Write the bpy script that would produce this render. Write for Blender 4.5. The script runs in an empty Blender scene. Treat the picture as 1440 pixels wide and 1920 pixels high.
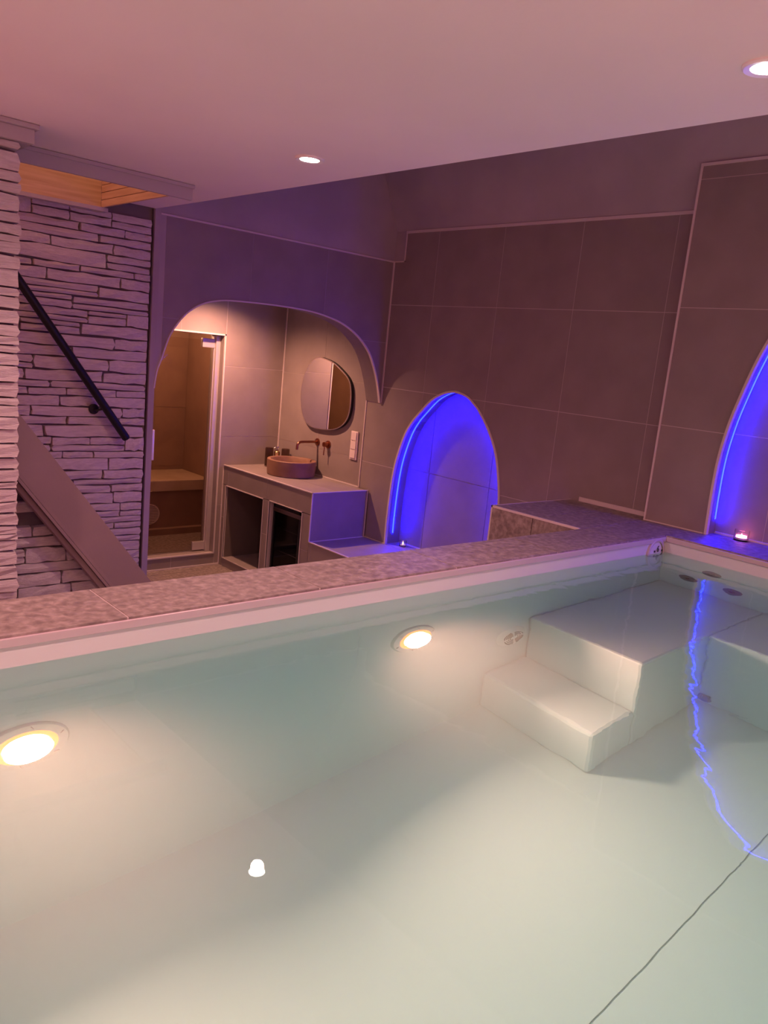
import bpy, bmesh, math, random
from mathutils import Vector, Matrix
random.seed(7)
sc = bpy.context.scene
S = 0.74            # metres per layout unit (camera height above the pool rim = 1 unit)
FZ = -1.6           # room floor, in layout units (rim top = 0)

# ------------------------------------------------------------------ camera
cam_d = bpy.data.cameras.new('camera'); cam = bpy.data.objects.new('camera', cam_d)
sc.collection.objects.link(cam); sc.camera = cam
r_ = Vector((0.74470569, -0.66032095, 0.09690041)); u_ = Vector((0.05726255, 0.20787593, 0.97647765)); w_ = Vector((0.66493191, 0.72163969, -0.19261805))
m3 = Matrix((r_, u_, -w_)).transposed()
cam.matrix_world = Matrix.Translation((0, 0, (1.0 - FZ) * S)) @ m3.to_4x4()
cam_d.sensor_fit = 'VERTICAL'; cam_d.sensor_height = 24.0; cam_d.lens = 1480.44 / 1920 * 24
cam_d.clip_start = 0.02
# ------------------------------------------------------------------ world, exposure
wd = bpy.data.worlds.new('world'); sc.world = wd; wd.use_nodes = True
bg = wd.node_tree.nodes['Background']; bg.inputs[0].default_value = (1.0, 0.30, 0.335, 1); bg.inputs[1].default_value = 1.17
sc.view_settings.view_transform = 'Standard'; sc.view_settings.look = 'None'
sc.view_settings.exposure = 0.0; sc.view_settings.gamma = 1.0; sc.view_settings.use_curve_mapping = False
cy = sc.cycles
cy.use_denoising = True; cy.max_bounces = 10; cy.diffuse_bounces = 4; cy.glossy_bounces = 4; cy.transmission_bounces = 8
cy.volume_bounces = 1; cy.sample_clamp_indirect = 4.0; cy.caustics_reflective = True; cy.caustics_refractive = True
cy.blur_glossy = 0.3
# light levels (tuned against the photograph)
L_DOWN = 60.0; L_ALCOVE = 145.0; L_POOL = 49.0; L_LENS = 40.0; L_LED = 210.0; L_STAIR = 3.2; L_STEAM = 22.0

# ------------------------------------------------------------------ helpers
def W(x, y, z): return Vector((x * S, y * S, (z - FZ) * S))
def link(o):
    sc.collection.objects.link(o); return o
def tag(o, label=None, cat=None, group=None, kind=None):
    if label: o['label'] = label
    if cat: o['category'] = cat
    if group: o['group'] = group
    if kind: o['kind'] = kind
    return o
def origin_world(o):
    v = o.location.copy()
    while o.parent:
        o = o.parent; v += o.location
    return v
def thing(name, at, label, cat, group=None):
    o = bpy.data.objects.new(name, None); o.empty_display_size = 0.05
    link(o); o.location = W(*at)
    return tag(o, label, cat, group)
def obj(name, bm, mat, parent=None, smooth=False, kind=None, recalc=True):
    """bm holds absolute metre coordinates; becomes one mesh object with its origin at its base centre"""
    if recalc: bmesh.ops.recalc_face_normals(bm, faces=bm.faces)
    xs = [v.co for v in bm.verts]
    mn = Vector([min(c[i] for c in xs) for i in range(3)]); mx = Vector([max(c[i] for c in xs) for i in range(3)])
    org = Vector(((mn.x + mx.x) / 2, (mn.y + mx.y) / 2, mn.z))
    for v in bm.verts: v.co -= org
    me = bpy.data.meshes.new(name)
    bm.to_mesh(me); bm.free()
    if smooth:
        for p in me.polygons: p.use_smooth = True
        if smooth == 'auto':
            me.set_sharp_from_angle(angle=math.radians(40))
    me.materials.append(mat)
    o = bpy.data.objects.new(name, me); link(o)
    if parent:
        o.parent = parent; o.location = org - origin_world(parent)
    else: o.location = org
    if kind: o['kind'] = kind
    return o
def add_box(bm, x0, x1, y0, y1, z0, z1, bevel=0.0):
    a, b = W(x0, y0, z0), W(x1, y1, z1)
    vs = [bm.verts.new((x, y, z)) for x in (a.x, b.x) for y in (a.y, b.y) for z in (a.z, b.z)]
    fs = [bm.faces.new([vs[i] for i in f]) for f in ((0, 1, 3, 2), (4, 6, 7, 5), (0, 4, 5, 1), (2, 3, 7, 6), (0, 2, 6, 4), (1, 5, 7, 3))]
    if bevel:
        es = list({e for f in fs for e in f.edges})
        bmesh.ops.bevel(bm, geom=es, offset=bevel * S, segments=2, profile=0.5, affect='EDGES')
def box(name, x0, x1, y0, y1, z0, z1, mat, parent=None, bevel=0.0, kind=None):
    bm = bmesh.new(); add_box(bm, x0, x1, y0, y1, z0, z1, bevel)
    return obj(name, bm, mat, parent, kind=kind)
def add_prism(bm, pts, axis, a, b):
    """polygon pts in the plane normal to axis ('X': (y,z), 'Y': (x,z), 'Z': (x,y)), from a to b"""
    def P(p, t): return W(t, p[0], p[1]) if axis == 'X' else (W(p[0], t, p[1]) if axis == 'Y' else W(p[0], p[1], t))
    A = [bm.verts.new(P(p, a)) for p in pts]; B = [bm.verts.new(P(p, b)) for p in pts]
    bm.faces.new(A); bm.faces.new(B[::-1]); n = len(pts)
    for i in range(n): bm.faces.new((A[i], B[i], B[(i + 1) % n], A[(i + 1) % n]))
def prism(name, pts, axis, a, b, mat, parent=None, kind=None, smooth=False):
    bm = bmesh.new(); add_prism(bm, pts, axis, a, b); return obj(name, bm, mat, parent, kind=kind, smooth=smooth)
def add_tube(bm, pts, rad, n=10, closed=False):
    """pts: metre Vectors"""
    rings = []; N = len(pts); prev = None
    for i, p in enumerate(pts):
        if closed: d = pts[(i + 1) % N] - pts[i - 1]
        else: d = pts[min(i + 1, N - 1)] - pts[max(i - 1, 0)]
        d.normalize()
        if prev is None:
            ref = Vector((0, 0, 1)) if abs(d.z) < 0.9 else Vector((1, 0, 0))
            a = d.cross(ref).normalized()
        else: a = (prev - d * prev.dot(d)).normalized()
        prev = a; b = d.cross(a)
        rr = rad[i] if isinstance(rad, (list, tuple)) else rad
        rings.append([bm.verts.new(p + (a * math.cos(2 * math.pi * k / n) + b * math.sin(2 * math.pi * k / n)) * rr) for k in range(n)])
    for i in range(N - (0 if closed else 1)):
        A, B = rings[i], rings[(i + 1) % N]
        for k in range(n): bm.faces.new((A[k], A[(k + 1) % n], B[(k + 1) % n], B[k]))
    if not closed:
        bm.faces.new(rings[0][::-1]); bm.faces.new(rings[-1])
def tube(name, pts, rad, mat, parent=None, n=10, closed=False):
    bm = bmesh.new(); add_tube(bm, pts, rad, n, closed); return obj(name, bm, mat, parent, smooth='auto')
def add_lathe(bm, prof, c, ax='Z', n=40):
    """prof: (radius, height) in metres, revolved about an axis through metre point c"""
    def P(r, h, t):
        cs, sn = math.cos(t) * r, math.sin(t) * r
        return c + (Vector((cs, sn, h)) if ax == 'Z' else Vector((cs, h, sn)) if ax == 'Y' else Vector((h, cs, sn)))
    rings = []
    for r, h in prof:
        rings.append([bm.verts.new(P(0, h, 0))] if r < 1e-6 else [bm.verts.new(P(r, h, 2 * math.pi * k / n)) for k in range(n)])
    for A, B in zip(rings, rings[1:]):
        for k in range(n):
            k2 = (k + 1) % n
            if len(A) == 1 and len(B) == 1: continue
            if len(A) == 1: bm.faces.new((A[0], B[k], B[k2]))
            elif len(B) == 1: bm.faces.new((A[k], A[k2], B[0]))
            else: bm.faces.new((A[k], A[k2], B[k2], B[k]))
def lathe(name, prof, c, mat, parent=None, ax='Z', n=40, smooth='auto'):
    bm = bmesh.new(); add_lathe(bm, prof, c, ax, n); return obj(name, bm, mat, parent, smooth=smooth)
def cut(o, cutter_bm):
    me = bpy.data.meshes.new('tmp'); bmesh.ops.recalc_face_normals(cutter_bm, faces=cutter_bm.faces); cutter_bm.to_mesh(me)
    c = bpy.data.objects.new('tmp', me); link(c)
    m = o.modifiers.new('b', 'BOOLEAN'); m.operation = 'DIFFERENCE'; m.solver = 'EXACT'; m.object = c
    bpy.context.view_layer.update()
    dg = bpy.context.evaluated_depsgraph_get()
    new = bpy.data.meshes.new_from_object(o.evaluated_get(dg))
    o.modifiers.clear(); o.data = new
    bpy.data.objects.remove(c); bpy.data.meshes.remove(me)
def smooth_closed(pts, n=6):
    return pts
def catmull(pts, n=6):
    out = []
    P = [pts[0]] + list(pts) + [pts[-1]]
    for i in range(1, len(P) - 2):
        for k in range(n):
            t = k / n; a, b, c, d = P[i - 1], P[i], P[i + 1], P[i + 2]
            out.append(tuple(0.5 * (2 * b[j] + (c[j] - a[j]) * t + (2 * a[j] - 5 * b[j] + 4 * c[j] - d[j]) * t * t + (3 * b[j] - a[j] - 3 * c[j] + d[j]) * t ** 3) for j in range(len(b))))
    out.append(tuple(pts[-1])); return out

# ------------------------------------------------------------------ materials
def mat(name, col=(.5, .5, .5), rough=.5, metal=0.0, spec=.5):
    m = bpy.data.materials.new(name); m.use_nodes = True
    b = m.node_tree.nodes['Principled BSDF']
    b.inputs['Base Color'].default_value = (*col, 1); b.inputs['Roughness'].default_value = rough
    b.inputs['Metallic'].default_value = metal; b.inputs['Specular IOR Level'].default_value = spec
    return m
def noisy(m, c1, c2, scale, detail=4, bump=0.0, bscale=None, lo=.35, hi=.65, stretch=(1, 1, 1), dist=0.0, c3=None):
    nt = m.node_tree; N = nt.nodes; L = nt.links; b = N['Principled BSDF']
    tc = N.new('ShaderNodeTexCoord'); mp = N.new('ShaderNodeMapping'); mp.inputs['Scale'].default_value = stretch
    oi = N.new('ShaderNodeObjectInfo'); vm = N.new('ShaderNodeVectorMath'); vm.operation = 'MULTIPLY_ADD'
    L.new(oi.outputs['Random'], vm.inputs[0]); vm.inputs[1].default_value = (13.1, 7.7, 5.3); L.new(tc.outputs['Object'], vm.inputs[2])
    L.new(vm.outputs[0], mp.inputs['Vector'])
    n = N.new('ShaderNodeTexNoise'); n.inputs['Scale'].default_value = scale; n.inputs['Detail'].default_value = detail; n.inputs['Distortion'].default_value = dist
    L.new(mp.outputs[0], n.inputs['Vector'])
    r = N.new('ShaderNodeValToRGB'); r.color_ramp.elements[0].position = lo; r.color_ramp.elements[1].position = hi
    r.color_ramp.elements[0].color = (*c1, 1); r.color_ramp.elements[1].color = (*c2, 1)
    if c3:
        e = r.color_ramp.elements.new((lo + hi) / 2); e.color = (*c3, 1)
    L.new(n.outputs['Fac'], r.inputs['Fac']); L.new(r.outputs['Color'], b.inputs['Base Color'])
    if bump:
        n2 = N.new('ShaderNodeTexNoise'); n2.inputs['Scale'].default_value = bscale or scale * 3; n2.inputs['Detail'].default_value = 6
        L.new(mp.outputs[0], n2.inputs['Vector'])
        bp = N.new('ShaderNodeBump'); bp.inputs['Strength'].default_value = bump; bp.inputs['Distance'].default_value = 0.01
        L.new(n2.outputs['Fac'], bp.inputs['Height']); L.new(bp.outputs[0], b.inputs['Normal'])
    return m
def emit(name, col, strength, base=(.8, .8, .8)):
    m = mat(name, base, .4); b = m.node_tree.nodes['Principled BSDF']
    b.inputs['Emission Color'].default_value = (*col, 1); b.inputs['Emission Strength'].default_value = strength
    return m
def glass(name, col=(1, 1, 1), rough=0.0, ior=1.45):
    m = mat(name, col, rough); b = m.node_tree.nodes['Principled BSDF']
    b.inputs['Transmission Weight'].default_value = 1.0; b.inputs['IOR'].default_value = ior
    return m
M = {}
M['ceiling'] = noisy(mat('ceiling_paint', rough=.9, spec=.2), (.80, .71, .68), (.85, .755, .72), 1.2, 3, .05, 60)
M['plaster'] = noisy(mat('wall_plaster', rough=.95, spec=.15), (.36, .31, .33), (.42, .36, .38), 2.5, 5, .25, 14)
M['tile'] = noisy(mat('taupe_tile', rough=.55, spec=.35), (.250, .205, .195), (.285, .235, .222), 5, 6, .04, 90)
M['soffit'] = noisy(mat('pale_arch_soffit', rough=.6), (.42, .34, .33), (.48, .39, .38), 6, 4, .1, 40)
M['grout'] = mat('grout', (.54, .46, .445), .9, spec=.1)
M['trimw'] = mat('edge_profile', (.62, .54, .53), .45)
M['stonetile'] = noisy(mat('mottled_stone_tile', rough=.5, spec=.4), (.17, .133, .12), (.36, .295, .27), 38, 10, .12, 80, .30, .70, (1, 1, 1), .3, (.25, .20, .18))
M['ledge'] = noisy(mat('painted_ledge_stone', rough=.92, spec=.15), (.52, .46, .45), (.66, .60, .58), 8, 6, .5, 22, .3, .7)
M['ledgedark'] = mat('stone_joint_shadow_mortar', (.20, .17, .165), 1.0, spec=.05)
M['wood'] = noisy(mat('pale_pine_lining', rough=.6), (.50, .33, .17), (.62, .43, .24), 4, 6, .1, 30, .35, .65, (1, 1, 14))
M['woodpaint'] = mat('painted_board', (.42, .37, .37), .6)
M['stringer'] = noisy(mat('brown_painted_stringer', rough=.6, spec=.3), (.27, .20, .19), (.30, .22, .21), 3, 4, .05, 60)
M['bayside'] = mat('shade_darkened_bay_lining', (.15, .115, .10), .6)  # brown lining, darkened further so the colour carries the shade inside the bay
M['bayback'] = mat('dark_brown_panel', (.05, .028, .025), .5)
M['black'] = mat('black_metal', (.012, .012, .014), .45, .3)
M['liner'] = mat('pool_liner', (.62, .63, .63), .5, spec=.3)
M['rail'] = mat('liner_rail', (.50, .42, .44), .35)
M['fit'] = mat('white_fitting', (.62, .62, .60), .4)
M['slot'] = mat('dark_slot', (.03, .035, .03), .8)
M['jet'] = mat('grey_jet_face', (.09, .10, .10), .45)
M['copper'] = mat('brushed_copper', (.36, .14, .08), .28, 1.0)
M['brass'] = mat('brass', (.72, .48, .22), .25, 1.0)
M['bowl'] = noisy(mat('terracotta_stone_bowl', rough=.6), (.17, .08, .05), (.27, .145, .09), 6, 8, .2, 30, .3, .7)
M['mirror'] = mat('mirror_glass', (.86, .86, .86), .015, 1.0)
M['mirrim'] = mat('mirror_rim', (.5, .42, .42), .3, .8)
M['switch'] = mat('switch_plastic', (.72, .62, .60), .35)
M['alu'] = mat('brushed_aluminium', (.62, .56, .55), .38, .55)
M['glassdoor'] = glass('smoked_door_glass', (.88, .80, .76), 0.0, 1.06)
M['fridgeglass'] = glass('fridge_door_glass', (.30, .30, .32), 0.0, 1.2)
M['chrome'] = mat('chrome', (.75, .73, .74), .12, 1.0)
M['darkchrome'] = mat('dark_chrome', (.25, .20, .20), .2, 1.0)
M['jar'] = glass('clear_ribbed_glass', (.95, .95, .97), .02, 1.3)
M['smoke'] = glass('smoked_glass', (.50, .38, .32), .03, 1.3)
M['wax'] = mat('wax', (.85, .8, .75), .5)
M['dl'] = emit('downlight_lens', (1, .86, .78), 40)
M['ring'] = mat('downlight_ring', (.8, .74, .73), .35)
M['led'] = emit('blue_led_strip', (.0004, .0012, 1.0), L_LED, (.3, .4, .9))
M['pool_lens'] = emit('pool_lamp_lens', (1, .78, .55), L_LENS)
M['lamp_halo'] = emit('lamp_halo_emissive', (1, .15, .03), 3.5, (.5, .25, .15))  # emissive ring imitating the orange halo around each lamp lens
M['flame1'] = emit('tealight_flame', (1, .55, .28), 18)
M['flame2'] = emit('tealight_glow_pink', (1, .22, .30), 9)
M['steam'] = noisy(mat('brown_steam_tile', rough=.5), (.27, .17, .125), (.31, .20, .145), 5, 5)
M['mosaic'] = noisy(mat('bench_mosaic', rough=.5), (.44, .34, .24), (.52, .41, .30), 6, 5)

# ------------------------------------------------------------------ tile cladding
def tiles(parent, axis, face, us, vs, out, matl, name='tile', gap=.0055, th=.014, cutter=None, hit=None):
    """rows and columns of tiles on plane axis=face; us/vs are joint positions; out = +1/-1 side the face looks to"""
    res = []
    for i in range(len(us) - 1):
        for j in range(len(vs) - 1):
            a0, a1, b0, b1 = us[i] + gap / 2, us[i + 1] - gap / 2, vs[j] + gap / 2, vs[j + 1] - gap / 2
            if a1 - a0 < .012 or b1 - b0 < .012: continue
            if hit == 'skip' : continue
            lo, hi = (face, face + th) if out < 0 else (face - th, face)
            bm = bmesh.new()
            if axis == 'X': add_box(bm, lo, hi, a0, a1, b0, b1)
            elif axis == 'Y': add_box(bm, a0, a1, lo, hi, b0, b1)
            else: add_box(bm, a0, a1, b0, b1, lo, hi)
            o = obj(name, bm, matl, parent)
            if cutter and hit(a0, a1, b0, b1):
                cb = cutter(); cut(o, cb); cb.free()
                if len(o.data.vertices) == 0: bpy.data.objects.remove(o); continue
            res.append(o)
    return res
G = .014  # tile thickness: backing lies this far behind the tiled face (less the groove)
GR = .002

# ================================================================== ROOM SHELL
XW, YA, YB = 5.484, 6.16, 7.96
# floor
fl = box('floor', -3, 6.2, 2.93, 10.2, FZ - .15, FZ - GR, M['grout'], kind='structure')
tiles(fl, 'Z', FZ, [2.15, 2.96, 3.77, 4.58, 4.74], [5.36, 6.17, 6.98, 7.79, 7.96], 1, M['stonetile'], 'floor_tile')
fl2 = box('floor', -3, 7.2, -2.2, 2.925, FZ - .7, FZ - .6, M['grout'], kind='structure')

# right wall with the arched niche
def arch(points, yc, lowz=None):
    full = [(yc + a, b) for a, b in points] + [(yc - a, b) for a, b in points[:-1]][::-1]
    return catmull(full, 5)   # from far foot over the crown to the near foot
nicheL = catmull([(5.90, -.92), (5.905, -.65), (5.89, -.28), (5.852, -.014), (5.765, .25), (5.68, .39), (5.60, .48), (5.44, .635), (5.284, .718), (5.15, .748), (5.06, .742), (4.964, .716), (4.88, .665), (4.789, .592),
                  (4.653, .434), (4.541, .24), (4.476, .025), (4.438, -.188), (4.425, -.5), (4.42, -.92)], 4)
def cutL(x0=5.3, x1=5.70):
    bm = bmesh.new(); add_prism(bm, nicheL, 'X', x0, x1); return bm
wr = box('wall_right', XW + GR, 5.95, 2.56, YB + .25, FZ - .2, 3.4, M['grout'], kind='structure')
c = cutL(); cut(wr, c); c.free()
hitL = lambda a0, a1, b0, b1: a1 > 4.40 and a0 < 5.92 and b0 < .76
wr_y = [-2.2, -.07, .735, 1.54, 2.345, 3.135, 3.945, 4.757, 5.56, 6.005, 6.16]
tiles(wr, 'X', XW, [2.56, 3.135, 3.945, 4.757, 5.56], [-.92, -.115, .69, 1.515, 2.20], -1, M['tile'], 'wall_tile', cutter=cutL, hit=hitL)
g_ = .0035
def poly_tile(pts, cutter=None):
    o = prism('wall_tile', pts, 'X', XW, XW + .014, M['tile'], wr)
    if cutter: cb = cutter(); cut(o, cb); cb.free()
poly_tile([(5.56 + g_, -.92), (6.38, -.92), (6.38, -.115 - g_), (5.56 + g_, -.115 - g_)], cutL)
poly_tile([(5.56 + g_, -.115 + g_), (6.38, -.115 + g_), (6.38, .515), (6.155, .515), (6.155, .69 - g_), (5.56 + g_, .69 - g_)], cutL)
poly_tile([(5.56 + g_, .69 + g_), (6.155, .69 + g_), (6.155, 1.515 - g_), (5.56 + g_, 1.515 - g_)])
poly_tile([(5.56 + g_, 1.515 + g_), (6.155, 1.515 + g_), (6.155, 1.93), (6.005, 1.93), (6.005, 2.2), (5.56 + g_, 2.2)])
tiles(wr, 'X', XW, [3.7, 4.757, 5.56, 6.26], [FZ, -.92], -1, M['tile'], 'wall_tile')
tiles(wr, 'X', XW, [6.395, 7.17, YB - .002], [-.41, -.10, .70, 1.51, 1.7], -1, M['tile'], 'wall_tile', gap=.003)
tiles(wr, 'X', XW, [6.22, YB - .002], [FZ, -.41], -1, M['tile'], 'wall_tile', gap=.003)
# niche lining
tiles(wr, 'X', 5.69, [4.36, 4.757, 5.56, 5.95], [-.92, -.115, .69, .8], -1, M['tile'], 'niche_tile')
# plaster over the corner step and above the tiles
box('plaster_patch', XW - .002, XW + .02, 6.008, YA, 1.935, 2.3, M['plaster'], wr)
# trim bars
def bar(parent, x0, x1, y0, y1, z0, z1, name='edge_trim', m=None): return box(name, x0, x1, y0, y1, z0, z1, m or M['trimw'], parent)
t = .010
bar(wr, XW - .012, XW + .01, 2.95, 6.012, 2.198, 2.222)
bar(wr, XW - .008, XW + .01, 6.004, 6.014, 1.93, 2.20)
bar(wr, XW - .008, XW + .01, 6.004, 6.16, 1.928, 1.938)
bar(wr, XW - .008, XW + .01, 6.384, 6.396, -.41, .53)
bar(wr, XW - .012, XW, 6.15, 6.162, .53, 1.93)      # corner line
bar(wr, XW - .012, XW, 6.397, YB, -.41, -.398)
bar(wr, XW - .012, XW, 5.9, 6.26, -.92, -.910)
bar(wr, XW - .012, XW, 3.0, 3.62, .0, .035, 'skirting_trim')
def sweep_rect(name, pts, axis, face0, face1, width, parent, m, close=False):
    """flat band following pts in a plane; offset to the inside by width"""
    bm = bmesh.new(); n = len(pts); rows = []
    for i, p in enumerate(pts):
        a = Vector(pts[max(i - 1, 0)]); b = Vector(pts[min(i + 1, n - 1)])
        d = (b - a).normalized(); nrm = Vector((-d.y, d.x))
        q = Vector(p) + nrm * width
        def P(v, tt): return W(tt, v[0], v[1]) if axis == 'X' else W(v[0], tt, v[1])
        rows.append([bm.verts.new(P(p, face0)), bm.verts.new(P(q, face0)), bm.verts.new(P(q, face1)), bm.verts.new(P(p, face1))])
    for A, B in zip(rows, rows[1:]):
        for k in range(4): bm.faces.new((A[k], A[(k + 1) % 4], B[(k + 1) % 4], B[k]))
    bm.faces.new(rows[0]); bm.faces.new(rows[-1][::-1])
    return obj(name, bm, m, parent)
sweep_rect('arch_trim', nicheL, 'X', XW - .01, XW + .02, .020, wr, M['trimw'])
sweep_rect('niche_lining', nicheL, 'X', XW + .02, 5.69, -.004, wr, M['tile'])
bar(wr, 5.672, 5.69, 4.45, 5.88, -.918, -.905, 'niche_ledge_trim')
bar(wr, XW - .004, 5.69, 4.45, 5.88, -.93, -.917, 'niche_ledge', M['tile'])

# pier with the second niche
XP = 5.345
Rarch = [(.745, .0), (.752, .30), (.747, .54), (.72, .76), (.68, .945), (.62, 1.17), (.555, 1.35), (.45, 1.56), (.32, 1.75), (.16, 1.87), (0, 1.915)]
nicheR = arch(Rarch, 1.735)
def cutR(x0=5.2, x1=5.49):
    bm = bmesh.new(); add_prism(bm, [(nicheR[0][0], -.05)] + nicheR + [(nicheR[-1][0], -.05)], 'X', x0, x1); return bm
wp = box('wall_pier', XP + GR, 5.62, -2.2, 2.947, -.02, 2.48, M['grout'], kind='structure')
c = cutR(); cut(wp, c); c.free()
hitR = lambda a0, a1, b0, b1: a1 > .95 and a0 < 2.52 and b0 < 1.95
tiles(wp, 'X', XP, [-2.2, -.28, .53, 1.33, 2.14, 2.945], [0.005, .709, 1.538, 2.392, 2.483], -1, M['tile'], 'wall_tile', cutter=cutR, hit=hitR)
tiles(wp, 'X', 5.488, [.96, 1.33, 2.14, 2.53], [.0, .709, 1.538, 1.95], -1, M['tile'], 'niche_tile')
sweep_rect('arch_trim', nicheR, 'X', XP - .012, XP + .02, .018, wp, M['trimw'])
sweep_rect('niche_lining', nicheR, 'X', XP + .02, 5.488, -.004, wp, M['tile'])
bar(wp, XP - .008, XP + .02, 2.94, 2.954, 0, 2.483)
bar(wp, XP - .01, XP + .02, -2.2, 2.954, 2.478, 2.496)
bar(wp, XP - .006, XP + .02, 2.49, 2.945, 0, .008)
bar(wp, 5.474, 5.49, .99, 2.47, .0, .012, 'niche_ledge_trim')

# sloping plaster above the right wall and the hidden top of the void
prism('ceiling', [(XW + .0, 2.215), (5.0, 3.25), (5.0, 3.4), (XW + .45, 3.4), (XW + .45, 2.215)], 'Y', -2.2, YA + .1, M['plaster'], kind='structure')
box('ceiling', 2.93, 5.1, -2.2, YA, 3.25, 3.35, M['plaster'], kind='structure')
# low white ceiling slab with the stairwell opening
bm = bmesh.new()
add_box(bm, -2.2, 2.93, -2.2, 4.93, 1.96, 2.3)
add_box(bm, 2.47, 2.93, 4.93, 6.16, 1.96, 2.3)
add_box(bm, -2.2, .9, 4.93, 6.3, 1.96, 2.3)
obj('ceiling', bm, M['ceiling'], kind='structure')
box('ceiling', 2.93, 2.96, -2.2, 6.16, 2.0, 3.25, M['plaster'], kind='structure')

# back wall: the arched partition in front of the alcove
archB = [(2.965, .56), (2.985, .70), (3.02, .80), (3.075, .97), (3.135, 1.08), (3.212, 1.176), (3.30, 1.247), (3.40, 1.298), (3.52, 1.33), (3.66, 1.347), (4.0, 1.358), (4.30, 1.358), (4.52, 1.347), (4.70, 1.322),
         (4.85, 1.288), (4.97, 1.243), (5.08, 1.185), (5.18, 1.11), (5.26, 1.03), (5.33, .92), (5.39, .79), (5.435, .66), (5.471, .527)]
archBs = catmull(archB, 3)
opening = [(2.975, -1.8), (2.975, .56)] + archBs + [(5.7, .527), (5.7, -1.8)]
def cutB(y0=6.0, y1=6.6):
    bm = bmesh.new(); add_prism(bm, opening, 'Y', y0, y1); return bm
wb = box('wall_back', 2.935, XW - .002, YA + GR, 6.39, FZ, 3.3, M['plaster'], kind='structure')
c = cutB(); cut(wb, c); c.free()
hitB = lambda a0, a1, b0, b1: b0 < 1.37
box('wall_grout', 3.0, XW - .001, YA + .0035, YA + GR + .003, 1.36, 1.93, M['grout'], wb)
tiles(wb, 'Y', YA, [3.023, 3.838, 4.655, 5.470], [.33, 1.135, 1.925], -1, M['tile'], 'wall_tile', cutter=cutB, hit=hitB)
box('plaster_upper', 2.935, XW, YA, YA + GR + .003, 1.94, 3.25, M['plaster'], wb)
bar(wb, 2.975, 5.48, YA - .008, YA + .004, 1.924, 1.938)
sweep_rect('arch_trim', [(a, b) for a, b in archBs], 'Y', YA - .008, YA + .02, -.012, wb, M['trimw'])
# tiled soffit of the arch
sweep_rect('arch_soffit', [(a, b) for a, b in archBs], 'Y', YA + .02, 6.392, .003, wb, M['soffit'])
box('wall_edge', 2.925, 2.975, YA - .004, YA + .02, FZ, 1.96, M['plaster'], wb)

# alcove: far wall with the steam door opening
wa = box('wall_far', 2.6, 5.9, YB + GR, 8.25, FZ - .1, 3.0, M['grout'], kind='structure')
bm = bmesh.new(); add_box(bm, 3.70, 4.665, 7.5, 8.6, -1.455, 1.05); cut(wa, bm); bm.free()
def cutD():
    bm = bmesh.new(); add_box(bm, 3.70, 4.665, 7.5, 8.6, -1.455, 1.05); return bm
hitD = lambda a0, a1, b0, b1: a0 < 4.67 and b0 < 1.06 and b1 > -1.46
tiles(wa, 'Y', YB, [2.95, 3.32, 4.13, 4.68, XW - .002], [FZ, -.885, -.08, .718, 1.52, 1.7], -1, M['tile'], 'wall_tile', cutter=cutD, hit=hitD)
bar(wa, 4.662, 4.676, YB - .010, YB + .02, -1.455, 1.068)
bar(wa, 3.70, 4.676, YB - .010, YB + .02, 1.052, 1.068)
bar(wa, 3.70, 4.676, YB - .010, YB + .02, -1.466, -1.452)
bar(wa, 4.735, 4.745, YB - .010, YB + .004, FZ, -.41)
bar(wa, 5.470, 5.482, YB - .012, YB + .004, -.41, 1.6)
bar(wa, 2.97, 4.74, YB - .012, YB, FZ, FZ + .012)
box('door_reveal', 4.655, 4.667, YB + .0, 8.25, -1.455, 1.05, M['tile'], wa)
box('door_sill', 3.70, 4.665, YB + .0, 8.25, -1.467, -1.452, M['tile'], wa)
box('door_head', 3.70, 4.665, YB + .0, 8.25, 1.048, 1.06, M['plaster'], wa)
box('wall_alcove_left', 2.75, 2.93, 6.39, YB + .3, FZ, 3.0, M['plaster'], kind='structure')
box('ceiling', 2.9, 5.6, 6.39, YB + .02, 1.62, 1.75, M['ceiling'], kind='structure')

# steam room behind the glass
st = box('wall_steam_room', 3.2, 5.9, 9.9, 10.1, FZ - .1, 1.9, M['steam'], kind='structure')
tiles(st, 'Y', 9.895, [3.2, 4.0, 4.8, 5.25], [-.75, .05, .85, 1.6], -1, M['steam'], 'wall_tile')
ws = box('wall_steam_side', 5.25, 5.4, 8.25, 9.9, FZ - .1, 1.9, M['steam'], kind='structure')
box('wall_steam_side', 3.1, 3.2, 8.25, 10.1, FZ - .1, 1.9, M['steam'], kind='structure')
box('ceiling', 3.1, 5.4, 8.25, 10.1, 1.45, 1.6, M['steam'], kind='structure')
box('floor', 3.1, 5.4, 8.2, 9.95, -1.56, -1.5, M['stonetile'], kind='structure')
bn = thing('steam_bench', (4.2, 9.4, FZ), 'built-in brown tiled bench with pale mosaic seat seen through the glass steam door', 'bench')
box('bench_base', 3.2, 5.249, 9.15, 9.893, -1.5, -.94, M['steam'], bn)
box('bench_seat', 3.2, 5.249, 9.10, 9.893, -.94, -.80, M['mosaic'], bn, .01)
box('bench_plinth', 3.2, 5.249, 9.06, 9.15, -1.5, -1.42, M['steam'], bn)
vg = thing('steam_vent', (4.42, 9.14, -1.36), 'round slatted vent cover on the bench front behind the glass door', 'vent')
lathe('vent_rim', [(.098, .0), (.098, -.012), (.088, -.016), (.088, .0)], W(4.42, 9.148, -1.235), M['switch'], vg, 'Y', 32)
lathe('vent_back', [(0, -.002), (.09, -.002)], W(4.42, 9.148, -1.235), M['ledgedark'], vg, 'Y', 32)
for k in range(11):
    zz = -1.235 + (k - 5) * .0205; hw = math.sqrt(max(.119 ** 2 - (zz + 1.235) ** 2, .0004))
    box('slat', 4.42 - hw, 4.42 + hw, 9.13, 9.142, zz - .006, zz + .006, M['switch'], vg)

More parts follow.
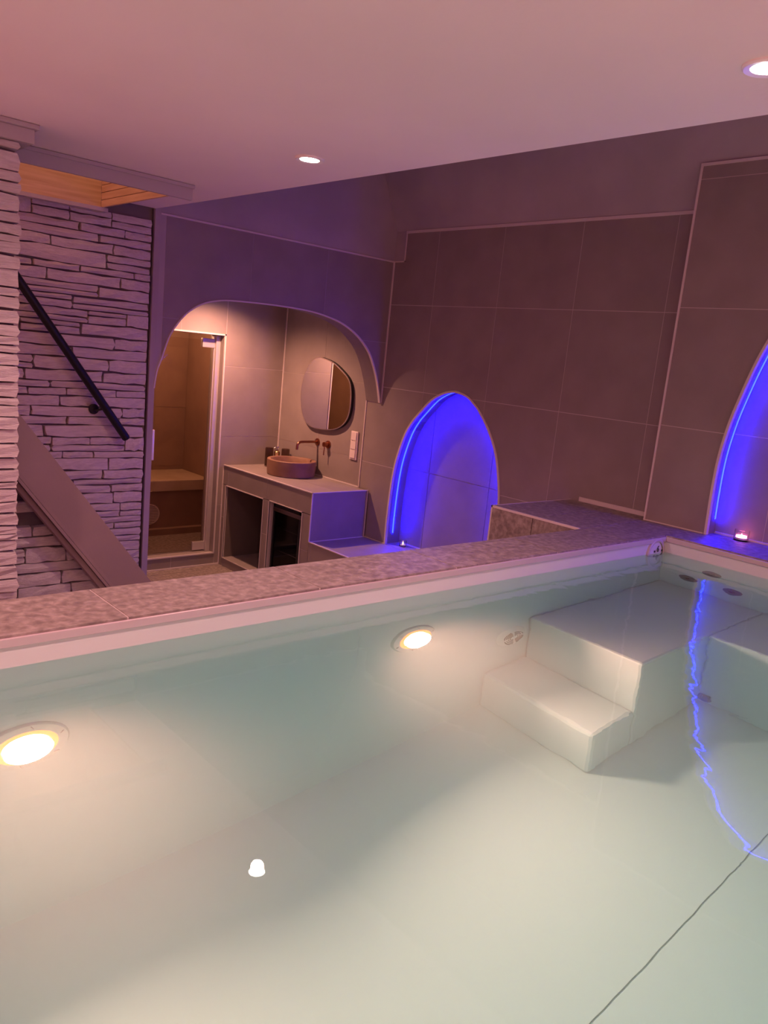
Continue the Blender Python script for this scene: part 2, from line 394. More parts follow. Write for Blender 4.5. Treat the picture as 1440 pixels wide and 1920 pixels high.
# glass door
dr = tag(thing('door_1', (4.2, 8.1, -1.455), 'frameless smoked glass steam-room door with pale hinges under the big arch', 'door'), kind='structure')
del dr['category']
box('door_post', 4.60, 4.655, 8.03, 8.13, -1.45, 1.045, M['alu'], dr, .004)
box('post_seal', 4.588, 4.600, 8.06, 8.09, -1.44, 1.03, M['alu'], dr)
box('glass_panel', 3.80, 4.585, 8.07, 8.083, -1.432, .985, M['glassdoor'], dr)
for z in (.905, -1.435): box('hinge', 4.445, 4.60, 8.055, 8.098, z, z + .10, M['alu'], dr, .004)
box('door_handle', 3.865, 3.893, 8.00, 8.028, -.355, -.02, M['alu'], dr, .005)
for z in (-.32, -.06): box('handle_stud', 3.872, 3.886, 8.02, 8.07, z, z + .014, M['alu'], dr)

# ================================================================== VANITY COUNTER
XC, ZC, ZS = 4.74, -.41, -.915
vc = thing('vanity_counter', (5.1, 7.1, FZ), 'built-in taupe tiled vanity counter with two open bays under the arch', 'counter')
bm = bmesh.new()
add_box(bm, XC + GR, XW - .02, 6.23, YB - .004, -.640, ZC - GR)
for y0, y1 in ((6.23, 6.37), (6.97, 7.09), (7.872, YB - .004)): add_box(bm, XC + GR, XW - .02, y0, y1, FZ, -.63)
add_box(bm, XC + GR, XW - .02, 7.09, 7.872, FZ, -1.505)
add_box(bm, XC + GR, XW - .02, 6.37, 6.97, FZ, -1.43)
obj('core', bm, M['grout'], vc)
tiles(vc, 'Z', ZC, [XC, 5.08, XW - .014], [6.22, 7.03, 7.84, YB - .014], 1, M['tile'], 'top_tile', gap=.003)
tiles(vc, 'X', XC, [6.22, 7.03, 7.84, YB - .016], [-.635, ZC], -1, M['tile'], 'front_tile')
for y0, y1 in ((6.22, 6.37), (6.97, 7.09), (7.872, YB - .016)): tiles(vc, 'X', XC, [y0, y1], [FZ, -1.02, -.635], -1, M['tile'], 'front_tile')
tiles(vc, 'X', XC, [7.09, 7.872], [FZ, -1.505], -1, M['tile'], 'front_tile')
tiles(vc, 'X', XC, [6.37, 6.97], [FZ, -1.43], -1, M['tile'], 'front_tile')
tiles(vc, 'Y', 6.22, [XC, XW - .016], [ZS, ZC], -1, M['tile'], 'end_tile', gap=.002)
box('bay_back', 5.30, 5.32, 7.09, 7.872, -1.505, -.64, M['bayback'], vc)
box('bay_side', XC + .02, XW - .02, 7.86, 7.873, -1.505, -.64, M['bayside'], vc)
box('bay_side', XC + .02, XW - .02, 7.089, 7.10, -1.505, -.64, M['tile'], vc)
box('bay_floor', XC, XW - .02, 7.09, 7.872, -1.506, -1.495, M['tile'], vc)
e = .009
bar(vc, XC - .008, XC + e, 6.214, YB - .014, ZC - .004, ZC + .006)
bar(vc, XC - .008, XW - .014, 6.212, 6.222, ZC - .004, ZC + .006)
bar(vc, XC - .008, XC + .004, 6.212, 6.222, ZS, ZC)
for y0, y1, z0, z1 in ((7.09, 7.872, -1.505, -.637), (6.37, 6.97, -1.43, -.632)):
    bar(vc, XC - .006, XC + e, y0 - e, y1 + e, z1 - e, z1); bar(vc, XC - .006, XC + e, y0 - e, y1 + e, z0, z0 + e)
    bar(vc, XC - .006, XC + e, y0 - e, y0, z0, z1); bar(vc, XC - .006, XC + e, y1, y1 + e, z0, z1)
bar(vc, XW - .026, XW - .014, 6.214, 6.224, ZS, ZC)

# low tiled bench running from the counter to the stone platform
lb = thing('low_bench', (5.1, 5.0, FZ), 'low taupe tiled bench between the vanity counter and the stone platform', 'bench')
box('core', XC + GR, XW - .02, 3.72, 6.218, FZ, ZS - GR, M['grout'], lb)
tiles(lb, 'Z', ZS, [XC, XW - .014], [3.75, 4.56, 5.37, 6.21], 1, M['tile'], 'top_tile', gap=.003)
tiles(lb, 'X', XC, [3.75, 4.56, 5.37, 6.18, 6.216], [FZ, ZS], -1, M['tile'], 'front_tile')
bar(lb, XC - .008, XC + e, 3.75, 6.216, ZS - .003, ZS + .006)
bar(lb, XC, XW - .014, 6.205, 6.215, ZS, ZS + .007)

# mini fridge
fg = thing('mini_fridge', (5.0, 6.67, -1.42), 'black glass-door mini fridge with chrome top bar in the counter bay', 'fridge')
bm = bmesh.new(); x0, x1, y0, y1, z0, z1 = 4.81, 5.28, 6.40, 6.94, -1.42, -.66
for q in ((x0, x1, y0, y0 + .03, z0, z1), (x0, x1, y1 - .03, y1, z0, z1), (x0, x1, y0, y1, z0, z0 + .03), (x0, x1, y0, y1, z1 - .03, z1), (x1 - .03, x1, y0, y1, z0, z1)): add_box(bm, *q)
obj('body', bm, M['black'], fg)
for z in (-1.18, -.93): box('shelf', 4.84, 5.24, 6.43, 6.91, z, z + .008, M['chrome'], fg)
fd = box('door', 4.785, 4.803, 6.405, 6.935, -1.415, -.665, M['fridgeglass'], fg)
for q in ((6.402, 6.47, -1.418, -.662), (6.915, 6.938, -1.418, -.662)): box('door_frame', 4.778, 4.81, q[0], q[1], q[2], q[3], M['black'], fd)
for q in ((-.725, -.662), (-1.418, -1.385)): box('door_frame', 4.778, 4.81, 6.402, 6.938, q[0], q[1], M['black'], fd)
box('top_bar', 4.765, 4.782, 6.41, 6.93, -.735, -.69, M['darkchrome'], fg, .004)
box('kick_plate', 4.765, 4.80, 6.40, 6.94, -1.425, -1.40, M['alu'], fg)

# basin, tap, mirror, switches
bs = thing('vessel_basin', (5.17, 7.22, ZC), 'round terracotta stone bowl basin standing on the vanity counter', 'basin')
R0 = .275 * S; H0 = .175 * S
lathe('bowl', [(0, 0), (R0 * .93, 0), (R0 * .97, .004), (R0, H0 * .5), (R0, H0 - .004), (R0 - .004, H0), (R0 - .028, H0), (R0 - .034, H0 - .006), (R0 - .045, H0 * .35), (R0 * .55, H0 * .2), (.02, H0 * .15), (0, H0 * .15)], W(5.17, 7.22, ZC + .0015), M['bowl'], bs, 'Z', 56)
lathe('drain', [(0, 0), (.022, 0), (.022, .004), (0, .006)], W(5.17, 7.22, ZC) + Vector((0, 0, H0 * .16)), M['copper'], bs, 'Z', 20)
tp = thing('wall_spout', (5.40, 7.18, -.06), 'curved copper spout projecting from the wall above the bowl basin', 'tap')
lathe('wall_rosette', [(0, 0), (.03, 0), (.03, -.008), (.012, -.012), (0, -.012)], W(XW - .001, 7.18, -.028), M['copper'], tp, 'X', 28)
P0 = [(XW - .01, -.028), (5.35, -.028), (5.26, -.029), (5.225, -.038), (5.205, -.06), (5.20, -.09), (5.20, -.115)]
tube('spout', [W(a, 7.18, b) for a, b in catmull(P0, 4)], .0105, M['copper'], tp, 12)
lv = thing('tap_lever', (5.46, 6.97, -.12), 'small copper tap lever on the wall right of the spout', 'tap')
lathe('valve_body', [(0, 0), (.032, 0), (.032, -.008), (.02, -.010), (.02, -.050), (.0, -.052)], W(XW - .001, 6.98, -.03), M['copper'], lv, 'X', 28)
tube('lever_pin', [W(5.43, 6.98, -.05), W(5.425, 6.98, -.15)], .0045, M['copper'], lv, 8)
mr = thing('wall_mirror', (5.46, 7.07, .13), 'rounded pebble-shaped frameless mirror on the alcove wall above the basin', 'mirror')
mp_ = [(7.18, .922), (6.977, .885), (6.801, .806), (6.667, .717), (6.615, .605), (6.602, .44), (6.632, .31), (6.72, .212), (6.875, .149), (7.10, .125), (7.309, .137), (7.443, .225), (7.509, .376), (7.524, .554), (7.476, .72), (7.375, .85), (7.28, .91)]
mpc = catmull(mp_ + [mp_[0]], 4)[:-1]
prism('back_plate', mpc, 'X', 5.448, XW - .002, M['black'], mr)
cx, cz = 7.065, .52
prism('mirror_rim', mpc, 'X', 5.442, 5.448, M['mirrim'], mr)
prism('mirror_glass', [(cx + (a - cx) * .975, cz + (b - cz) * .975) for a, b in mpc], 'X', 5.440, 5.444, M['mirror'], mr)
sw = thing('switch_plate', (5.47, 6.52, -.127), 'white three-gang light switch plate at the right end of the alcove wall', 'light switch')
box('frame', 5.468, XW - .001, 6.465, 6.580, -.127, .180, M['switch'], sw, .003)
for k in range(3): box('rocker', 5.458, 5.470, 6.480, 6.565, -.108 + k * .096, -.022 + k * .096, M['switch'], sw, .002)
# soap bottle and tumblers behind the basin
sp = thing('soap_dispenser', (5.32, 7.74, ZC), 'brass soap dispenser between two smoked tumblers behind the bowl basin', 'dispenser')
c0 = W(5.32, 7.74, ZC)
lathe('bottle', [(0, 0), (.024, 0), (.026, .004), (.026, .130), (.018, .142), (.009, .146), (0, .146)], c0, M['brass'], sp, 'Z', 24)
lathe('pump_collar', [(0, .146), (.012, .146), (.012, .156), (.004, .158), (.004, .170), (.014, .172), (.014, .180), (0, .182)], c0, M['chrome'], sp, 'Z', 20)
tube('nozzle', [c0 + Vector((0, 0, .176)), c0 + Vector((-.03, -.01, .176)), c0 + Vector((-.036, -.012, .168))], .004, M['chrome'], sp, 8)
for (x, y, lb_) in ((5.245, 7.79, 'smoked glass tumbler left of the brass soap dispenser'), (5.40, 7.68, 'smoked glass tumbler right of the brass soap dispenser')):
    tg = lathe('tumbler', [(0, 0), (.033, 0), (.036, .006), (.036, .156), (.033, .165), (.031, .165), (.033, .155), (.033, .010), (0, .008)], W(x, y, ZC + .002), M['smoke'], None, 'Z', 28)
    tag(tg, lb_, 'glass')

# ================================================================== STONE CLADDING
def stone_mesh(seed):
    rnd = random.Random(seed); bm = bmesh.new()
    nx, nz = 4, 2
    def jit(a): return rnd.uniform(-a, a)
    rows = []
    for j in range(nz + 1):
        rows.append([[(-.5 + i / nx) + (jit(.03) if 0 < i < nx else jit(.012)), (j / nz - .5) + jit(.09)] for i in range(nx + 1)])
    front = [[bm.verts.new((p[0] * (.985 if 0 < j < nz else .965), -.5 + jit(.07) + (.10 if (i in (0, nx) or j in (0, nz)) else 0), p[1] * .93)) for i, p in enumerate(r)] for j, r in enumerate(rows)]
    # outline ring at the back
    ring = [(j, i) for j, i in [(0, i) for i in range(nx + 1)] + [(j, nx) for j in range(1, nz + 1)] + [(nz, i) for i in range(nx - 1, -1, -1)] + [(j, 0) for j in range(nz - 1, 0, -1)]]
    back = {q: bm.verts.new((rows[q[0]][q[1]][0], .5, rows[q[0]][q[1]][1])) for q in ring}
    for j in range(nz):
        for i in range(nx): bm.faces.new((front[j][i], front[j][i + 1], front[j + 1][i + 1], front[j + 1][i]))
    for a, b in zip(ring, ring[1:] + ring[:1]): bm.faces.new((front[a[0]][a[1]], back[a], back[b], front[b[0]][b[1]]))
    bm.normal_update()
    bmesh.ops.recalc_face_normals(bm, faces=bm.faces)
    me = bpy.data.meshes.new('stone'); bm.to_mesh(me); bm.free(); me.materials.append(M['ledge'])
    return me
STONES = [stone_mesh(k) for k in range(14)]
def stones(parent, x0, x1, z0, z1, face, seed, hrange=(.045, .115), lrange=(.22, .75), inside=None, joint=.006, proud=.016, depth=.07):
    rnd = random.Random(seed); z = z0; pw = origin_world(parent); n = 0
    def put(a, b, c, d):
        nonlocal n
        if inside and not inside(a, b, c, d): return
        o = bpy.data.objects.new('stone', rnd.choice(STONES)); link(o); o.parent = parent
        dp = depth + rnd.uniform(0, proud)
        o.scale = ((b - a - joint * .6) * S * rnd.choice((1, 1)), dp * S, (d - c - joint) * S)
        o.location = W((a + b) / 2, face + depth / 2 - (dp - depth) / 2, (c + d) / 2) - pw
        o.rotation_euler = (0, math.radians(rnd.uniform(-.7, .7)) * min(1, .5 / (b - a)), 0); n += 1
    while z < z1 - .02:
        h = rnd.uniform(*hrange)
        if z + h > z1 - .03: h = z1 - z
        x = x0 - (rnd.uniform(0, .3) if x0 < 1.3 and False else 0)
        while x < x1 - .001:
            l = rnd.uniform(*lrange)
            if x + l > x1 - .12: l = x1 - x
            if h > .085 and rnd.random() < .45:
                f = rnd.uniform(.35, .65)
                put(x, x + l, z, z + h * f); 
                if l > .45 and rnd.random() < .5:
                    k = rnd.uniform(.35, .65); put(x, x + l * k, z + h * f, z + h); put(x + l * k, x + l, z + h * f, z + h)
                else: put(x, x + l, z + h * f, z + h)
            else: put(x, x + l, z, z + h)
            x += l
        z += h
    return n
# stone wall beside the arch
wst = box('wall_stone', .6, 2.925, YA + .05, YA + .25, FZ, 3.2, M['ledgedark'], kind='structure')
n1 = stones(wst, 1.45, 2.905, -1.25, 1.87, YA - .0, 11, inside=None)
# infill below the staircase
ZT = lambda x: .44 - 1.30 * (x - 1.565)       # upper edge of the stringer at Y=5
wsi = prism('wall_stair', [(1.0, FZ), (2.45, FZ), (2.45, ZT(2.45) - .3), (1.2, ZT(1.2) - .3), (1.0, ZT(1.0) - .3)], 'Y', 5.16, 5.3, M['ledgedark'], kind='structure')
n2 = stones(wsi, 1.15, 2.45, -.95, .25, 5.11, 5, (.06, .13), (.2, .6), inside=lambda a, b, c, d: d < ZT(b) - .05)
# near pillar
wpl = box('wall_pillar', .55, 1.37, 4.50, 4.92, FZ, 1.88, M['ledgedark'], kind='structure')
n3 = stones(wpl, .78, 1.385, -.65, 1.87, 4.44, 23, (.045, .105), (.5, .7), proud=.03)
print('stones', n1, n2, n3)
cp = thing('pillar_capital', (1.0, 4.6, 1.87), 'painted boxed capital with crown moulding on top of the near stone pillar', 'moulding')
box('box', .5, 1.435, 4.40, 4.95, 1.868, 1.935, M['woodpaint'], cp, .003)
box('crown', .5, 1.455, 4.375, 4.95, 1.935, 1.959, M['woodpaint'], cp, .006)
# stairwell fascia and pine lining
fs = thing('stairwell_fascia', (2.0, 4.94, 1.86), 'painted fascia board hanging along the front of the stairwell opening', 'board')
box('board', 1.44, 2.593, 4.932, 4.962, 1.865, 1.958, M['woodpaint'], fs, .002)
box('crown', 1.44, 2.600, 4.918, 4.932, 1.935, 1.958, M['woodpaint'], fs, .003)
ln = thing('stairwell_lining', (2.0, 5.6, 1.85), 'pale pine board lining inside the stairwell opening above the stone wall', 'panelling')
for k in range(9):
    z = 1.872 + k * .052
    box('plank', 2.452, 2.470, 4.965, 6.06, z, z + .049, M['wood'], ln, .003)
box('back_board', .9, 2.452, 6.06, 6.08, 1.872, 2.9, M['wood'], ln)
box('side_board', 2.456, 2.475, 4.965, 6.06, 2.342, 3.1, M['wood'], ln)
box('bottom_frame', .9, 2.50, 6.045, 6.11, 1.845, 1.872, M['woodpaint'], ln)
box('front_board', .9, 2.47, 4.962, 4.975, 1.96, 3.1, M['woodpaint'], ln)
# staircase
sk = thing('staircase', (2.6, 5.5, FZ), 'brown painted staircase stringer with moulded lower edge descending past the stone wall', 'staircase')
sl = -1.30
def line(x, off): return ZT(x) - off
prism('stringer', [(1.0, line(1.0, 0)), (3.11, line(3.11, 0)), (2.84, FZ), (1.0, line(1.0, .355))], 'Y', 5.0, 5.06, M['stringer'], sk)
for k, (a, b, y0, y1) in enumerate(((.35, .385, 4.985, 5.06), (.39, .42, 4.975, 5.06), (.425, .475, 5.0, 5.08))):
    xe = 1.565 + (.44 - FZ - b) / 1.30
    prism('moulding', [(1.0, line(1.0, a)), (xe, line(xe, a)), (xe, line(xe, b)), (1.0, line(1.0, b))], 'Y', y0, y1, M['stringer'], sk)
for k in range(11):
    x1s = 3.0 - k * .205; z1s = FZ + (k + 1) * .205 * 1.0 * 1.0
    zt = ZT(x1s) - .16
    box('tread', x1s - .25, x1s, 5.32, 6.10, zt - .03, zt, M['stringer'], sk)
hr = thing('handrail', (2.3, 6.0, .15), 'black round metal handrail on the stone wall above the staircase', 'handrail')
a, b = W(1.70, 6.05, 1.225 + .211 * 1.355), W(2.708, 6.05, .150)
d = (b - a).normalized()
tube('rail', [a, b - d * .012, b - d * .003, b], [.0235, .0235, .020, .012], M['black'], hr, 16)
lathe('wall_plate', [(0, 0), (.030, 0), (.030, -.006), (.024, -.012), (0, -.013)], W(2.47, YA - .012, .375), M['black'], hr, 'Y', 24)
tube('bracket', [W(2.47, YA - .02, .375), W(2.475, 6.10, .37), W(2.50, 6.06, .385), W(2.515, 6.052, .40)], .007, M['black'], hr, 8)

# ================================================================== POOL
PX0, PX1, PY0, PY1, PZ = -.95, 4.98, -.35, 2.57, -1.80
ZWT = -.115
po = thing('swimming_pool', (2.0, 1.1, PZ - .2), 'raised indoor pool with white liner and stone-look rim filling the foreground', 'pool')
def slabs(name, q, m, bev=0): return box(name, *q, m, po, bev)
slabs('pool_floor', (PX0 - .2, PX1 + .2, PY0 - .2, PY1 + .2, PZ - .15, PZ), M['liner'])
slabs('pool_wall', (PX0 - .2, PX1 + .2, PY1, PY1 + .33, PZ - .1, -.012), M['liner'])
slabs('pool_wall', (PX1, PX1 + .36, PY0 - .2, PY1, PZ - .1, -.012), M['liner'])
slabs('pool_wall', (PX0 - .2, PX1 + .2, PY0 - .33, PY0, PZ - .1, -.012), M['liner'])
slabs('pool_wall', (PX0 - .33, PX0, PY0 - .2, PY1 + .2, PZ - .1, -.012), M['liner'])
slabs('bench_seat', (3.571, PX1, 1.85, PY1, PZ, -.904), M['liner'], .018)
slabs('bench_seat', (4.265, PX1, PY0, 1.853, PZ, -.904), M['liner'], .018)
slabs('step', (3.213, 3.575, 1.85, PY1, PZ, -1.4535), M['liner'], .022)
# welded liner seams
bm = bmesh.new(); rnd = random.Random(3); xs = [1.6 + k * .06 for k in range(44)]; ys = [1.10 + rnd.uniform(-.002, .002) for _ in xs]
for i in range(len(xs) - 1):
    vs = [bm.verts.new(W(xs[i + q], ys[i + q] + w, PZ + .002)) for q, w in ((0, -.0016), (1, -.0016), (1, .0016), (0, .0016))]; bm.faces.new(vs)
obj('liner_seam', bm, M['jet'], po)
bar(po, 3.575, 4.26, 1.848, 1.851, -.93, -.925, 'liner_seam', M['fit'])
# rail at the top of the liner
slabs('liner_rail', (PX0, PX1, PY1 - .012, PY1 + .01, -.042, -.010), M['rail'], .003)
slabs('liner_rail', (PX1 - .012, PX1 + .01, PY0, PY1 - .012, -.042, -.010), M['rail'], .003)
# rim tiles
def rim(x0, x1, y0, y1): box('rim_tile', x0 + .003, x1 - .003, y0 + .003, y1 - .003, -.016, 0, M['stonetile'], po, .002)
js = [-1.28, -.51, .32, 1.177, 2.038, 2.90, 3.75, 4.50]
for a, b in zip(js, js[1:]): rim(a, b, PY1 - .005, 2.925)
box('rim_bed', PX0 - .33, 5.34, PY1, 2.925, -.03, -.003, M['grout'], po)
box('rim_bed', PX1, 5.48, -2.1, PY1, -.03, -.003, M['grout'], po)
rim(4.50, 5.34, PY1 - .005, 2.925)
for a, b in ((1.75, 2.565), (.93, 1.75), (.11, .93), (-.70, .11)): rim(PX1 - .005, 5.34, a, b)
for a, b in ((1.75, 2.48), (.98, 1.75)): rim(5.342, 5.474, a, b)
box('outer_face', PX0 - .33, 4.49, 2.90, 2.915, FZ, -.02, M['stonetile'], po)
box('platform_body', 4.50, XW - .003, 2.93, 3.69, FZ, -.003, M['grout'], None)
pb = bpy.data.objects['platform_body']; pb.name = 'stone_platform'
tag(pb, 'stone-tiled raised platform at rim level between the pool corner and the niche', 'platform')
for a, b in ((4.50, 5.0), (5.0, XW - .015)):
    for c_, d_ in ((2.928, 3.30), (3.30, 3.70)): box('top_tile', a + .003, b - .003, c_ + .003, d_ - .003, -.015, 0, M['stonetile'], pb, .002)
for c_, d_ in ((2.928, 3.32), (3.32, 3.70)): box('side_tile', 4.486, 4.50, c_ + .003, d_ - .003, -.82, -.012, M['stonetile'], pb)
bar(pb, 4.482, 4.497, 2.93, 3.702, -.014, .002); bar(pb, 4.482, XW - .01, 3.692, 3.704, -.014, .002); bar(pb, 4.482, 4.492, 3.692, 3.704, -.8, .0)

# water body
def water_mat():
    m = bpy.data.materials.new('pool_water'); m.use_nodes = True; nt = m.node_tree; N = nt.nodes; L = nt.links
    for n in list(N): N.remove(n)
    out = N.new('ShaderNodeOutputMaterial'); g = N.new('ShaderNodeBsdfGlass'); g.inputs['IOR'].default_value = 1.33; g.inputs['Roughness'].default_value = 0.0
    tc = N.new('ShaderNodeTexCoord'); mp = N.new('ShaderNodeMapping'); mp.inputs['Scale'].default_value = (1.3, 1.0, 1)
    L.new(tc.outputs['Object'], mp.inputs['Vector'])
    n1 = N.new('ShaderNodeTexNoise'); n1.inputs['Scale'].default_value = 4.2; n1.inputs['Detail'].default_value = 2.5; n1.inputs['Distortion'].default_value = .6
    n2 = N.new('ShaderNodeTexNoise'); n2.inputs['Scale'].default_value = 26; n2.inputs['Detail'].default_value = 2
    L.new(mp.outputs[0], n1.inputs['Vector']); L.new(mp.outputs[0], n2.inputs['Vector'])
    ad = N.new('ShaderNodeMath'); ad.operation = 'MULTIPLY_ADD'; ad.inputs[1].default_value = .035
    L.new(n2.outputs['Fac'], ad.inputs[0]); L.new(n1.outputs['Fac'], ad.inputs[2])
    # ripples spread from the jets on the right: height fades to the left
    sx = N.new('ShaderNodeSeparateXYZ'); L.new(tc.outputs['Object'], sx.inputs[0])
    mr_ = N.new('ShaderNodeMapRange'); mr_.inputs['From Min'].default_value = -.6; mr_.inputs['From Max'].default_value = 1.2; mr_.inputs['To Min'].default_value = .007; mr_.inputs['To Max'].default_value = 1.0
    L.new(sx.outputs['X'], mr_.inputs['Value'])
    mu = N.new('ShaderNodeMath'); mu.operation = 'MULTIPLY'; L.new(ad.outputs[0], mu.inputs[0]); L.new(mr_.outputs[0], mu.inputs[1])
    bp = N.new('ShaderNodeBump'); bp.inputs['Strength'].default_value = 1.0; bp.inputs['Distance'].default_value = .0032
    L.new(mu.outputs[0], bp.inputs['Height']); L.new(bp.outputs[0], g.inputs['Normal'])
    ab = N.new('ShaderNodeVolumeAbsorption'); ab.inputs['Color'].default_value = (.16, .85, .90, 1); ab.inputs['Density'].default_value = .46
    vs = N.new('ShaderNodeVolumeScatter'); vs.inputs['Color'].default_value = (.86, .98, .96, 1); vs.inputs['Density'].default_value = .14; vs.inputs['Anisotropy'].default_value = .3
    av = N.new('ShaderNodeAddShader'); L.new(ab.outputs[0], av.inputs[0]); L.new(vs.outputs[0], av.inputs[1])
    L.new(g.outputs[0], out.inputs['Surface']); L.new(av.outputs[0], out.inputs['Volume'])
    return m
M['water'] = water_mat()
wt = box('pool_water', PX0 - .1, PX1 + .1, PY0 - .1, PY1 + .1, PZ - .05, ZWT, M['water'])
tag(wt, 'clear mint-green lit water filling the raised pool', 'water', kind='stuff')

# underwater lamps
def pool_lamp(x, z, label):
    o = thing('pool_lamp', (x, PY1, z - .15), label, 'lamp', 'round underwater lamps in the far pool wall')
    c = W(x, PY1, z)
    lathe('flange', [(.078, -.014), (.104, -.010), (.110, -.002), (.110, .001), (.078, .001)], c, M['fit'], o, 'Y', 48)
    lathe('halo_ring', [(.058, -.012), (.062, -.0155), (.078, -.014), (.078, .001), (.058, .001)], c, M['lamp_halo'], o, 'Y', 48)
    lathe('lens', [(0, -.015), (.045, -.014), (.054, -.012), (.058, -.009), (.058, 0)], c, M['pool_lens'], o, 'Y', 40)
    for k in range(6):
        t_ = math.radians(60 * k + 20)
        p = c + Vector((math.cos(t_) * .088, -.0145, math.sin(t_) * .088)); q = c + Vector((math.cos(t_ + .07) * .099, -.0125, math.sin(t_ + .07) * .099))
        tube('screw_slot', [p, q], .0016, M['rail'], o, 6)
    ld = bpy.data.lights.new('lamp_light', 'AREA'); ld.shape = 'DISK'; ld.size = .12; ld.spread = math.radians(146); ld.color = (1, .355, .245); ld.energy = L_POOL
    lo = bpy.data.objects.new('lamp_light', ld); link(lo); lo.parent = o; lo.location = W(x, PY1, z) + Vector((0, -.03, 0)) - o.location
    lo.rotation_euler = (math.radians(-90), 0, 0)
    return o
pool_lamp(.828, -.734, 'glowing underwater lamp in the far pool wall, larger one at the left edge')
pool_lamp(2.645, -.72, 'glowing underwater lamp in the far pool wall, left of the round suction grille')
# suction grille
gr = thing('suction_grille', (3.415, PY1, -1.22), 'round slotted suction grille in the far pool wall beside the underwater step', 'grille')
c = W(3.415, PY1, -1.10)
lathe('cover', [(0, -.020), (.055, -.018), (.080, -.010), (.092, -.002), (.092, .001)], c, M['fit'], gr, 'Y', 40)
for r in (.022, .034, .046, .058):
    for s0 in (-70, 20, 110, 200):
        pts = [c + Vector((math.cos(math.radians(s0 + k * 10)) * r, -.0205 + r * .03, math.sin(math.radians(s0 + k * 10)) * r)) for k in range(8)]
        tube('slot', pts, .0024, M['slot'], gr, 5)
# jets
def jet(x, y, z, axis, label, rad=.047):
    o = thing('pool_jet', (x, y, z - .06), label, 'jet', 'round grey massage jets under water')
    sg = -1
    lathe('jet_face', [(.018, -.006), (.030, -.010), (rad, -.006), (rad, .001)], W(x, y, z), M['jet'], o, axis, 28)
    lathe('nozzle', [(0, -.003), (.018, -.004), (.018, -.012), (.012, -.012), (.012, -.004)], W(x, y, z), M['slot'], o, axis, 20)
jet(PX1, 2.367, -.656, 'X', 'grey massage jet nearest the pool corner, lowest left of three')
jet(PX1, 2.213, -.387, 'X', 'grey massage jet highest of the three below the pier')
jet(PX1, 2.061, -.669, 'X', 'grey massage jet farthest from the corner, right of the three')
jet(4.265, 1.807, -1.79 + .06, 'X', 'tiny floor-level nozzle on the riser of the right underwater bench', .022)
# round return fitting half above water
rf = thing('return_fitting', (4.87, PY1, -.25), 'pale round fitting with a black 6 at the waterline near the pool corner', 'fitting')
lathe('ring', [(.062, -.010), (.070, -.013), (.078, -.010), (.080, 0), (.062, 0)], W(4.86, PY1, -.118), M['rail'], rf, 'Y', 40)
lathe('disc', [(0, -.006), (.062, -.006)], W(4.86, PY1, -.118), M['liner'], rf, 'Y', 40)
fc = bpy.data.curves.new('digit', 'FONT'); fc.body = '6'; fc.size = .045; fc.extrude = .0008
fo = bpy.data.objects.new('digit', fc); link(fo); bpy.context.view_layer.update()
me = bpy.data.meshes.new_from_object(fo.evaluated_get(bpy.context.evaluated_depsgraph_get())); bpy.data.objects.remove(fo)
me.materials.clear(); me.materials.append(M['slot'])
dg_ = bpy.data.objects.new('digit', me); link(dg_); dg_.parent = rf; dg_.rotation_euler = (math.radians(90), 0, 0); dg_.location = W(4.865, PY1 - .012, -.105) - rf.location
for dx in (-.035, .06): box('dot', 4.87 + dx, 4.885 + dx, PY1 - .012, PY1 - .006, -.106, -.094, M['slot'], rf)

# ================================================================== LIGHTS IN THE CEILING, LEDS, CANDLES
def downlight(x, y, z, label, energy, col, blend=.9, angle=150, group='recessed ceiling downlights'):
    o = thing('ceiling_downlight', (x, y, z - .01), label, 'downlight', group)
    c = W(x, y, z)
    lathe('ring', [(.038, -.002), (.038, -.006), (.052, -.008), (.056, -.004), (.056, .0)], c, M['ring'], o, 'Z', 36)
    lathe('lens', [(0, -.004), (.040, -.004)], c, M['dl'], o, 'Z', 32)
    ld = bpy.data.lights.new('lamp_light', 'SPOT'); ld.spot_size = math.radians(angle); ld.spot_blend = blend; ld.energy = energy; ld.color = col; ld.shadow_soft_size = .03
    lo = bpy.data.objects.new('lamp_light', ld); link(lo); lo.parent = o; lo.location = c + Vector((0, 0, -.03)) - o.location
    return o
PK = (1.0, .52, .48)
downlight(2.53, 3.575, 1.96, 'lit recessed downlight in the white ceiling nearest the stairwell', L_DOWN, PK)
downlight(2.505, 1.222, 1.96, 'lit recessed downlight at the top right edge of the white ceiling', L_DOWN, PK)
downlight(.25, 1.22, 1.96, 'added unseen downlight above the left end of the pool, brightening the stone pillar', L_DOWN * 1.2, PK)  # lamp added out of view to lift the brightness of the stone pillar
downlight(.25, 3.3, 1.96, 'added unseen downlight in front of the near stone pillar, brightening it', L_DOWN * .8, PK)  # second added lamp out of view, also there to brighten the pillar
downlight(4.40, 7.35, 1.62, 'recessed downlight in the alcove ceiling above the vanity counter', L_ALCOVE, (1, .46, .29), group='alcove downlight')
def strip(name, pts, x, label):
    o = sweep_rect(name, pts, 'X', x - .008, x + .008, .003, None, M['led'])
    return tag(o, label, 'led strip')
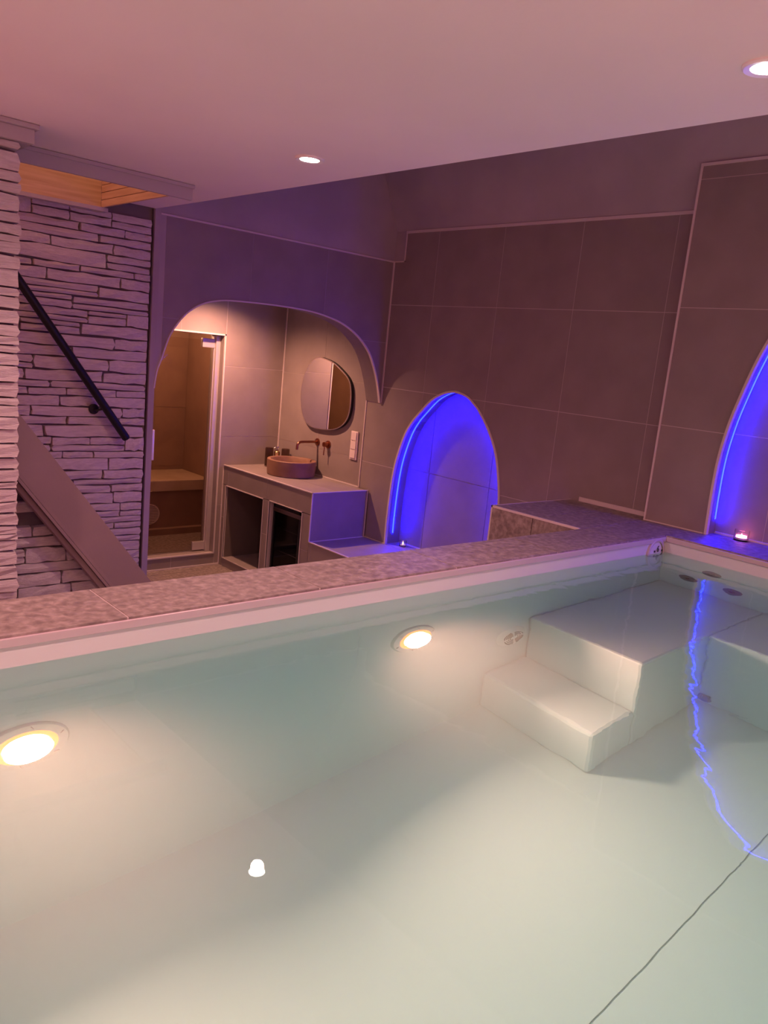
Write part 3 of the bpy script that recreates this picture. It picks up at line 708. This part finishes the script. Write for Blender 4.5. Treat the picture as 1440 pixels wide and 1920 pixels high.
def inset(pts, yc, k=.016):
    out = []
    for i, p in enumerate(pts):
        a = Vector(pts[max(i - 1, 0)]); b = Vector(pts[min(i + 1, len(pts) - 1)]); d = (b - a).normalized()
        out.append((p[0] + -d.y * k * 1, p[1] + d.x * k * 1))
    return out
iL = [(a, b) for a, b in inset(nicheL, 5.158, .005)]
iR = [(a, b) for a, b in inset(nicheR, 1.735, .005)]
strip('led_strip', [p for p in iL if p[1] > -.83], 5.585, 'blue LED strip lining the small arched wall niche behind the low bench')
strip('led_strip', [p for p in iR if p[1] > .10], 5.462, 'blue LED strip lining the large arched niche in the pier at the right edge')
def tealight(x, y, z, fm, label, R=.028, H=.045):
    o = thing('tealight_jar', (x, y, z), label, 'candle holder')
    bm = bmesh.new(); n = 40; prof = [(0, 0), (R, 0), (R, H), (R - .003, H), (R - .003, .005), (0, .005)]
    add_lathe(bm, prof, W(x, y, z), 'Z', n)
    for i, v in enumerate(bm.verts):
        pass
    obj('ribbed_glass', bm, M['jar'], o, smooth=False)
    lathe('wax', [(0, .006), (R - .008, .006), (R - .008, .016), (0, .016)], W(x, y, z), M['wax'], o, 'Z', 20)
    lathe('flame', [(0, .016), (.005, .020), (.0055, .026), (.003, .032), (0, .038)], W(x, y, z), fm, o, 'Z', 12)
    return o
tealight(5.60, 5.74, -.917, M['flame1'], 'small glass tealight burning on the ledge of the small blue niche')
tl = tealight(5.43, 2.26, .0, M['flame2'], 'ribbed glass tealight glowing pink in the foot of the large blue niche', .036, .055)
lathe('glow', [(0, .017), (.026, .017), (.026, .026), (0, .030)], W(5.43, 2.26, 0), M['flame2'], tl, 'Z', 20)
# warm light up the stairwell, lamp inside the steam room
def pt(name, at, e, col, r=.08):
    ld = bpy.data.lights.new(name, 'POINT'); ld.energy = e; ld.color = col; ld.shadow_soft_size = r
    lo = bpy.data.objects.new(name, ld); link(lo); lo.location = W(*at); return lo
pt('stair_light', (1.9, 5.5, 2.75), L_STAIR, (1, .62, .28))
pt('steam_room_light', (4.3, 8.9, 1.2), L_STEAM, (1, .50, .28))
